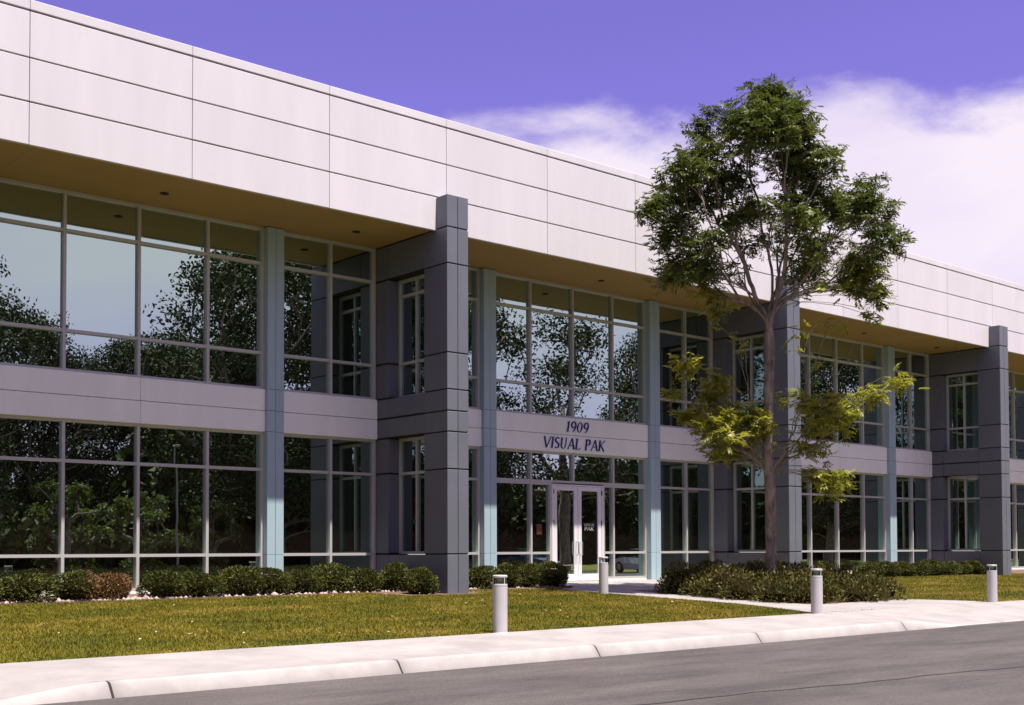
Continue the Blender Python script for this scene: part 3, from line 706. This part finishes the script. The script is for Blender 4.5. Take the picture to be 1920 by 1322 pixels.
trunk_px = [(1447, 1078), (1447, 1040), (1446, 1000), (1446, 960), (1445, 920), (1443, 880), (1442, 840), (1443, 800), (1444, 760), (1445, 720), (1447, 690), (1449, 660), (1447, 630), (1446, 600), (1447, 575)]
tp = [at_tree(px, py, 0.03 * math.sin(i * 1.3)) for i, (px, py) in enumerate(trunk_px)]
tp[0][2] = TB[2] - 0.05
P, par, tips, order = grow(TB, tp, targets, bf=0.85, step=0.2, bow=0.5, up=0.9, zmin=np.array(zmin), late=[v == 2 for v in young])
# a few bare shoots low on the right
tree = thing('ash_tree', 'slender young tree with green crown and yellow low shoots, in the shrub bed', 'tree', tuple(TB))
wm_, rad = wood('trunk', P - TB, par, MT['bark'], 0.0055, 0.118, 1.85, 8)
link('trunk', wm_, tree)
def sprigs(center, nsp, spread, yg):
    """pinnate leaves: each a rachis of paired leaflets"""
    Ps, Ds, Ns, Ls, Ws = [], [], [], [], []
    for c in center:
        for _ in range(nsp):
            p = c + rng.normal(0, spread, 3) * (1, 1, 0.8)
            d = unit(rng.normal(0, 1, 3) * (1, 1, 0.5) + np.array([0, 0, -0.25])); up_ = unit(np.array([0, 0, 1.0]) + rng.normal(0, 0.35, 3))
            s = unit(np.cross(d, up_)); RL = rng.uniform(0.13, 0.22)
            for q in range(4):
                b = p + d * RL * (q + 0.6) / 4
                for sg in (-1, 1):
                    Ps.append(b); Ds.append(unit(s * sg + d * 0.75 + np.array([0, 0, -0.25 + rng.normal(0, .15)]))); Ns.append(up_); Ls.append(rng.uniform(0.085, 0.14)); Ws.append(rng.uniform(0.032, 0.05))
            Ps.append(p + d * RL); Ds.append(d); Ns.append(up_); Ls.append(0.11); Ws.append(0.035)
    return leaf_quads(np.array(Ps), np.array(Ds), np.array(Ns), Ls, Ws)
yb = np.array([v == 2 for v in young]); yv = np.array([v == 1 for v in young]) 
V, F = sprigs(targets[~yv & ~yb], 12, 0.115, False); link('crown', np_mesh('crown', V - TB, F, MT['leaf']), tree)
Vb, Fb = sprigs(targets[yb], 2, 0.08, True); V, F = sprigs(targets[yv], 11, 0.10, True); tag(link('low_shoots', np_mesh('low_shoots', np.concatenate([V, Vb]) - TB, np.concatenate([F, Fb + len(V)]), MT['leaf_young']), tree), 'yellow-green leaves on the lowest branches')

# ------------------------------------------------------------------ clipped bushes along the glass
def bush_mesh(seed, m, n=3200, rx=0.43, ry=0.38, rz=0.31, ls=0.062, kz=1.0):
    r = np.random.default_rng(seed)
    d = unit(r.normal(0, 1, (n, 3))); d[:, 2] = np.where(d[:, 2] < -0.8, -d[:, 2], d[:, 2])
    K = unit(r.normal(0, 1, (14, 3))); amp = r.uniform(0.08, 0.24, 14)
    lump = 1 + (np.maximum(0, d @ K.T - 0.72) / 0.28 * amp).sum(1) - 0.05
    depth = 1 - 0.22 * r.random(n) ** 2
    P_ = d * (lump * depth)[:, None] * (rx, ry, rz) + (0, 0, rz * 0.92)
    P_[:, 2] = np.maximum(P_[:, 2], 0.02)
    D_ = unit(d + r.normal(0, 0.55, (n, 3)) + (0, 0, 0.25)); Nn = unit(r.normal(0, 1, (n, 3)))
    V_, F_ = leaf_quads(P_ - D_ * ls * 0.4, D_, Nn, r.uniform(0.7, 1.5, n) * ls, r.uniform(0.3, 0.55, n) * ls)
    return np_mesh('foliage', V_, F_, m)
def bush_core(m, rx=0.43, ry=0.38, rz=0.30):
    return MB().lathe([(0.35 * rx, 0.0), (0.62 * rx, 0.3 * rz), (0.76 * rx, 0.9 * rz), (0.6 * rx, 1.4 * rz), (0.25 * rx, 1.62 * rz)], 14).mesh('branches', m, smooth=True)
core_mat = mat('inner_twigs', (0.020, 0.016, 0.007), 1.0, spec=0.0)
BM = [bush_mesh(11 + i, MT['yew']) for i in range(4)]; BD = bush_mesh(31, MT['yew_dry'])
BH = bush_mesh(37, MT['yew']); BH.materials.append(MT['yew_dry'])
for p_ in BH.polygons: p_.material_index = int(p_.center.x + 0.10 * math.sin(p_.center.z * 17) > 0.12)
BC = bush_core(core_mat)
# (x px centre -> X, width scale, height scale, dry, label)
def bush(x, y, sx, sz, dry, lab, grp):
    o = thing('clipped_bush', lab, 'bush', (x, y, gz(y)), 0, grp)
    f = link('foliage', BH if dry == 2 else BD if dry else BM[random.randrange(4)], o); f.rotation_euler = (0, 0, 0 if dry == 2 else random.random() * 6.28); f.scale = (sx * random.uniform(.92, 1.08), sx * random.uniform(.9, 1.08), sz * random.uniform(.76, .88))
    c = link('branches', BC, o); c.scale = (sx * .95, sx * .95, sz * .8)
    return o
G1 = 'clipped bushes along the left-hand glass'; G2 = 'clipped bushes left of the glass doors'; G3 = 'low bushes beyond the shrub mass'
bush(6.95, 22.0, 1.0, 1.0, False, 'clipped bush under the leftmost lower pane, cut by the picture edge', G1)
bush(7.72, 22.0, 1.12, 1.0, False, 'brown-green clipped bush before the leftmost lower mullion, beside pale stones', G1)
bush(8.66, 21.95, 1.06, 0.95, 2, 'clipped bush with rusty dead foliage on its right side', G1)
bush(9.38, 22.0, 0.82, 0.88, True, 'small rusty brown clipped bush with a stony gap at its right', G1)
bush(10.38, 21.95, 1.0, 1.0, False, 'green clipped bush just right of the stony gap', G1)
bush(11.12, 22.0, 0.98, 1.0, False, 'clipped bush below the third lower mullion from the left', G1)
bush(11.96, 22.0, 0.96, 0.98, False, 'clipped bush left of the first pale column, two places away', G1)
bush(12.70, 22.0, 0.90, 1.02, False, 'clipped bush at the left foot of the first pale column', G1)
bush(13.45, 22.0, 0.88, 1.0, False, 'clipped bush at the right foot of the first pale column', G1)
bush(14.20, 22.0, 0.98, 1.06, False, 'clipped bush below the mullion between first column and slate fin', G1)
bush(14.98, 21.95, 0.86, 1.04, False, 'clipped bush before the inner corner where the glass meets the dark fin', G1)
bush(15.68, 21.9, 0.92, 1.16, False, 'tallest clipped bush of the left row, against the dark side of the fin', G1)
bush(15.62, 20.85, 0.88, 1.1, False, 'last clipped bush of the left row, in front of the slate fin corner', G1)
bush(18.12, 21.9, 0.95, 1.1, False, 'clipped bush just right of the entrance-side slate fin', G2)
bush(18.95, 21.9, 0.80, 1.0, False, 'clipped bush half hidden behind the nearest bollard light', G2)
bush(19.62, 21.9, 0.85, 1.02, False, 'clipped bush left of the doors, second from the path', G2)
bush(20.32, 21.85, 0.95, 1.08, False, 'clipped bush at the edge of the doorway paving', G2)
for i, (x, sc) in enumerate(((33.6, 1.0), (34.5, .95), (35.4, 1.0), (36.3, .95), (37.2, 1.05), (38.1, 1.0), (39.0, 1.0), (39.9, 1.0), (41.0, 1.15))):
    lab = ['low dark bush at the right edge of the shrub mass, first of the row beyond', 'low dark bush behind the right end of the shrub mass, second of the row', 'low dark bush below the thin pale column on the right', 'low dark bush just right of the thin pale column on the right',
           'low dark bush below the last glass before the right-hand corner', 'low dark bush at the corner where the last glass meets the fin', 'low dark bush below the left edge of the last fin window', 'low dark bush below the last fin window', 'end bush of the right-hand row, behind the rightmost bollard light'][i]
    bush(x, 21.6 if i < 8 else 21.3, sc, 0.9, False, lab, G3)

# ------------------------------------------------------------------ dark spreading shrub mass
r = np.random.default_rng(5)
sm = thing('spreading_shrub', 'wide dark reddish-green shrub mass around the tree foot, beside the path', 'shrub', (22.8, 16.9, gz(16.9)))
BEDIN = [(20.55, 14.85), (20.9, 14.72), (23.9, 14.80), (24.4, 15.3), (25.2, 19.2), (20.65, 19.0)]
lumps = [(x + r.uniform(-.25, .25), y + r.uniform(-.25, .25), r.uniform(0.42, 0.62), r.uniform(0.52, 0.76)) for x in np.arange(20.9, 25.2, 0.5) for y in np.arange(15.05, 19.1, 0.52)]
lumps = [l for l in lumps if inside(BEDIN, np.array([l[0]]), np.array([l[1]]))[0]]
PP, DD, NN = [], [], []
coreb = MB()
for lx, ly, lr, lh in lumps:
    hgt = lh * (0.9 if ly > 15.4 else 0.78)
    n = 750; d = unit(r.normal(0, 1, (n, 3))); d[:, 2] = np.abs(d[:, 2])
    q = d * (1 - 0.3 * r.random(n) ** 1.5)[:, None] * (lr, lr, hgt * 1.1)
    PP.append(q + (lx, ly, gz(ly))); DD.append(unit(d * 0.7 + r.normal(0, .45, (n, 3)) + (0, 0, .45))); NN.append(unit(r.normal(0, 1, (n, 3))))
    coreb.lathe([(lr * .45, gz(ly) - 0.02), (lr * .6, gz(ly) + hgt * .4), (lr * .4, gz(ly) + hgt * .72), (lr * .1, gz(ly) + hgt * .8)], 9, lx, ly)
PP, DD, NN = map(np.concatenate, (PP, DD, NN)); n = len(PP)
V, F = leaf_quads(PP, DD, NN, r.uniform(0.05, 0.10, n), r.uniform(0.025, 0.045, n))
o_ = np.array(sm.location)
link('foliage', np_mesh('foliage', V - o_, F, MT['cotoneaster']), sm)
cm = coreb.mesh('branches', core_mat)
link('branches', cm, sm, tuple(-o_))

# ------------------------------------------------------------------ grass blades, fallen bits, bed stones
n = 260000
gx = np.concatenate([rng.uniform(2.5, 20.7, n), rng.uniform(24, 42, n // 2)]); gy = rng.uniform(13.2, 21.9, len(gx))
ok = ~inside(PATH, gx, gy) & ~inside(BED3, gx, gy)
for b in BEDS: ok &= ~inside(b, gx, gy)
gx, gy = gx[ok], gy[ok]; n = len(gx)
gh = rng.uniform(0.018, 0.048, n) * np.where(gy < 13.6, 0.9, 1); a = rng.uniform(0, 6.28, n); gw = rng.uniform(0.004, 0.008, n)
gzv = -0.33 + (np.clip(gy, 13.15, 23.3) - 13.15) * (0.33 / 10.15)
B = np.stack([gx, gy, gzv - 0.002], 1); dv = np.stack([np.cos(a), np.sin(a), 0 * a], 1)
ln = rng.normal(0, 0.015, (n, 2)); T = B + np.concatenate([ln, gh[:, None]], 1)
V = np.stack([B - dv * gw[:, None], B + dv * gw[:, None], T], 1).reshape(-1, 3)
tag(link('grass', np_mesh('grass', V, np.arange(3 * n).reshape(n, 3), MT['blade'])), kind='stuff')
n = 170
lx = np.concatenate([rng.uniform(3, 19.3, n), rng.uniform(25.5, 40, n // 4)]); ly = rng.uniform(13.4, 21.3, len(lx)); n = len(lx)
Pn = np.stack([lx, ly, [gz(v) + 0.045 for v in ly]], 1)
V, F = leaf_quads(Pn, unit(rng.normal(0, 1, (n, 3)) * (1, 1, .15)), unit(rng.normal(0, .3, (n, 3)) + (0, 0, 1)), rng.uniform(0.025, 0.07, n), rng.uniform(0.015, 0.04, n))
tag(link('fallen_leaves', np_mesh('fallen_leaves', V, F, mat('bleached_leaf', (0.42, 0.36, 0.22), 0.8, rnd=0.3))), kind='stuff')
octv = np.array([(1, 0, 0), (0, 1, 0), (-1, 0, 0), (0, -1, 0), (0, 0, .7), (0, 0, -.7)], float); octf = np.array([(0, 1, 4), (1, 2, 4), (2, 3, 4), (3, 0, 4), (1, 0, 5), (2, 1, 5), (3, 2, 5), (0, 3, 5)])
n = 1100
sx = np.where(rng.random(n) < 0.6, rng.uniform(5, 10.5, n), rng.uniform(5, 20.7, n)); sy = 21.62 + np.abs(rng.normal(0, 0.22, n)); ok = inside(BEDS[0], sx, sy); sx, sy = sx[ok], sy[ok]; n = len(sx)
ss = rng.uniform(0.02, 0.06, n) * np.where(rng.random(n) < 0.06, 1.8, 1); V = []; F = []
for i in range(n):
    q = octv * ss[i] * rng.uniform(.7, 1.3, (6, 1)); an = rng.uniform(0, 6.28); ca, sa = math.cos(an), math.sin(an)
    V.append(np.stack([q[:, 0] * ca - q[:, 1] * sa, q[:, 0] * sa + q[:, 1] * ca, q[:, 2]], 1) + (sx[i], sy[i], gz(sy[i]) + 0.012)); F.append(octf + 6 * i)
tag(link('bed_stones', np_mesh('bed_stones', np.concatenate(V), np.concatenate(F), MT['stone'])), kind='stuff')

# ------------------------------------------------------------------ across the drive: what the glass mirrors, plus two oaks added to shade the fins
def big_tree_mesh(seed, H, cr, nblob, leaf=0.36, per=26, base=0.28, m=None):
    r = np.random.default_rng(seed); tg = []; bl = []
    for i in range(nblob):
        zz = r.uniform(base, 0.95); rr = cr * np.interp(zz, [base, 0.45, 0.7, 0.9, 1.0], [0.75, 1.0, 0.92, 0.55, 0.2]) * math.sqrt(r.uniform(0.05, 1)); an = r.uniform(0, 6.28)
        c = np.array([rr * math.cos(an), rr * math.sin(an), zz * H]); bl.append(c)
        for q in range(4): tg.append(c + r.normal(0, 0.06 * H * 0.5, 3))
    tr_ = [np.array([0.05 * math.sin(i), 0.05 * math.cos(i * 1.7), zz]) for i, zz in enumerate(np.linspace(-0.2, H * 0.55, 14))]
    P_, pr, _, _ = grow(None, tr_, np.array(tg), bf=0.35, step=0.7, bow=0.4, up=0.6)
    tm, _ = wood('trunk', P_, pr, MT['bark'], 0.035, 0.42, 2.2, 7)
    n = nblob * per * 4; b = np.array(bl)[r.integers(0, nblob, n)]
    d = r.normal(0, 1, (n, 3)); Pq = b + unit(d) * (r.random((n, 1)) ** 0.5) * (0.085 * H) * (1.1, 1.1, 0.8)
    V_, F_ = leaf_quads(Pq, unit(r.normal(0, 1, (n, 3))), unit(r.normal(0, 1, (n, 3))), r.uniform(.6, 1.4, n) * leaf, r.uniform(.5, .9, n) * leaf)
    return tm, np_mesh('crown', V_, F_, m or MT['oak'])
T1 = big_tree_mesh(3, 19, 7.0, 170, 0.23, 64, 0.2); T2 = big_tree_mesh(9, 19, 6.8, 100, 0.23, 60); T4 = big_tree_mesh(21, 18, 6.5, 40, 0.23, 64, 0.3); T3 = big_tree_mesh(15, 5.2, 2.1, 34, 0.20, 30, 0.12, mat('small_tree_foliage', (0.085, 0.115, 0.018), 0.6, col2=(0.14, 0.155, 0.022), scale=1.2, transl=0.35, rnd=0.4))
GB = 'large trees across the drive, mirrored in the glass'
def far_tree(T, x, y, s, rz, lab, name='oak_tree', g=GB):
    o = thing(name, lab, 'tree', (x, y, -0.62), rz, g)
    for nme, me_ in (('trunk', T[0]), ('crown', T[1])): link(nme, me_, o).scale = (s, s, s)
for i, (T, x, y, s, rz) in enumerate([(T1, 14.6, -15, 1.0, 0.4), (T1, 36.5, -16, 1.05, 2.0), (T1, 48, -18, 1.1, 4.1), (T4, 58.5, -15, 1.0, 1.0), (T2, 75, -19, 1.05, 3.3), (T1, 82, -17, 1.0, 5.2), (T1, 97, -20, 1.1, 0.2), (T2, 114, -22, 1.0, 2.6), (T1, 135, -25, 1.1, 1.6), (T1, -11, -15, 1.0, 0.7), (T1, -33, -12, 1.1, 2.9), (T1, -9, 16.5, 1.0, 1.9), (T1, -10, 5, 1.05, 3.6)]):  # last two oaks are unseen, added left of the block to darken fin sides
    far_tree(T, x, y, s, rz, ['broad dark oak mirrored at the left edge of the left-hand glass', 'broad dark oak mirrored right of the open sky in the left-hand glass', 'dense dark oak mirrored beside the first pale column', 'open-branched oak mirrored above the entrance lettering',
             'open-branched oak mirrored right of the entrance lettering', 'dense oak mirrored behind the slender tree', 'dense oak mirrored in the right-hand glass', 'thin oak mirrored beside the right-hand pale column', 'farthest oak mirrored by the last fin', 'broad oak across the drive mirrored in the windows of the entrance-side fin', 'broad oak across the drive mirrored in the windows of the last fin', 'broad oak beside the left end of the office block, out of view, added to shade the fins', 'broad oak on the lawn left of the office block, out of view, added to shade the fins'][i])
for i, (x, y, s, rz) in enumerate([(40, -72, 1.32, 1), (47.5, -78, 1.12, 2.2), (55, -75, 1.25, 3.7), (66, -80, 1.4, 5), (31, -76, 1.4, 0.3)]):
    far_tree(T1, x, y, s, rz, ['distant round tree mirrored low in the leftmost upper panes', 'lowest distant tree mirrored in the gap of open sky', 'distant tree mirrored below the open sky, right of the gap', 'distant tree mirrored behind the big oak', 'distant tree mirrored at the picture edge'][i], g='distant trees mirrored in the glass')
for i, (x, y, s, rz) in enumerate([(18.5, -11.5, 0.85, 1), (22.5, -12, 1.0, 2.2), (26.5, -12.5, 0.9, 3.7), (31, -13, 0.8, .4)]):
    far_tree(T3, x, y, s, rz, ['small leafy tree mirrored in the leftmost lower pane', 'largest small leafy tree mirrored in the second lower pane', 'small leafy tree mirrored in the third lower pane', 'smallest leafy tree mirrored beside the first pale column'][i], 'small_tree', 'small trees mirrored in the lower glass')
r = np.random.default_rng(77)
WX = np.concatenate([np.arange(-120, 10, 2.8), np.arange(22, 175, 2.6)]); PP = []; CV = []
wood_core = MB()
for x_ in WX:
    for row in range(2):
        x = x_ + r.uniform(-1, 1); y = -42 - 7 * row + r.uniform(-2, 2); hh = (9.0 if x < 12 else 4.6 if x < 41 else 9.5 if 76 < x < 96 else 12.5) * r.uniform(0.75, 1.15); rr = r.uniform(2.0, 3.0)
        d = unit(r.normal(0, 1, (420, 3))); PP.append(d * (1 - .25 * r.random((420, 1))) * (rr, rr, hh * .52) + (x, y, hh * .5 - .6))
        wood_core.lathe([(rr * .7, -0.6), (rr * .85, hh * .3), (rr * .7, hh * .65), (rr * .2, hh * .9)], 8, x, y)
PP = np.concatenate(PP); n = len(PP)
V, F = leaf_quads(PP, unit(r.normal(0, 1, (n, 3))), unit(r.normal(0, 1, (n, 3))), r.uniform(.5, 1.2, n), r.uniform(.35, .8, n))
wd = link('far_wood', np_mesh('far_wood', V, F, MT['oak'])); tag(wd, kind='stuff')
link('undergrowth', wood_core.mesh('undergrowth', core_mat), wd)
lp = thing('lamp_post', 'slim pale car-park lamp post mirrored in the lower glass left of the first column', 'lamp post', (26.8, -8.9, -0.62))
link('pole', MB().lathe([(0.25, 0), (0.25, 0.6), (0.06, 0.62), (0.04, 6.4)], 14).mesh('pole', MT['post'], smooth=True), lp)
link('lamp_head', MB().box(-0.1, 0.1, -0.05, 0.45, 6.4, 6.5).mesh('lamp_head', MT['post'], 0.02), lp)

def car(x, y, rz, paint, lab):
    o = thing('parked_car', lab, 'car', (x, y, -0.545), rz, 'cars parked across the drive')
    prof = [(-2.2, .28, .62, .78), (-2.1, .25, .74, .84), (-1.2, .22, .90, .88), (0.3, .22, .93, .89), (1.3, .22, .86, .88), (2.0, .24, .74, .84), (2.2, .30, .60, .74)]
    def loft(secs, m, nm):
        b = bmesh.new(); rs = []
        for sx_, z0, z1, hw in secs:
            rs.append([b.verts.new((sx_, yy, zz)) for yy, zz in ((-hw * .92, z0), (-hw, z0 + (z1 - z0) * .5), (-hw * .93, z1), (hw * .93, z1), (hw, z0 + (z1 - z0) * .5), (hw * .92, z0))])
        for p, q in zip(rs, rs[1:]):
            for i in range(6): b.faces.new((p[i], p[(i + 1) % 6], q[(i + 1) % 6], q[i]))
        b.faces.new(rs[0][::-1]); b.faces.new(rs[-1]); bmesh.ops.recalc_face_normals(b, faces=b.faces[:])
        me_ = bpy.data.meshes.new(nm); b.to_mesh(me_); b.free(); me_.materials.append(m); link(nm, me_, o)
    loft(prof, paint, 'body')
    loft([(-1.75, .88, .90, .76), (-1.05, .88, 1.38, .66), (0.1, .88, 1.42, .66), (1.05, .86, .90, .76)], MT['car_glass'], 'window')
    loft([(-1.02, 1.375, 1.405, .62), (-.5, 1.40, 1.44, .63), (0.08, 1.41, 1.445, .62)], paint, 'roof')
    for wx in (-1.35, 1.38):
        for sgn in (-1, 1):
            wh = link('wheel', MB().lathe([(.2, -.1), (.31, -.09), (.325, -.05), (.325, .05), (.31, .09), (.2, .1)], 20).mesh('wheel', MT['tyre'], smooth=True), o, (wx, sgn * .80, .325)); wh.rotation_euler = (math.pi / 2, 0, 0)
            link('rim', MB().lathe([(.08, -.105), (.19, -.103), (.19, .103), (.08, .105)], 14).mesh('rim', MT['steel']), wh)
    for sgn in (-1, 1):
        link('headlight', MB().box(2.05, 2.19, sgn * .58 - .14, sgn * .58 + .14, .56, .68).mesh('headlight', MT['lamp'], .01), o)
        link('mirror', MB().box(.75, .9, sgn * .95 - .1, sgn * .95 + .1, .92, 1.04).mesh('mirror', paint, .02), o)
car(47.0, -6.5, R(80), MT['car_dark'], 'dark car mirrored low in the glass left of the doors')
car(57.5, -6.4, R(95), MT['car_white'], 'white car mirrored low in the glass right of the doors')
car(88.0, -6.5, R(88), MT['car_white'], 'white car mirrored low in the right-hand glass')
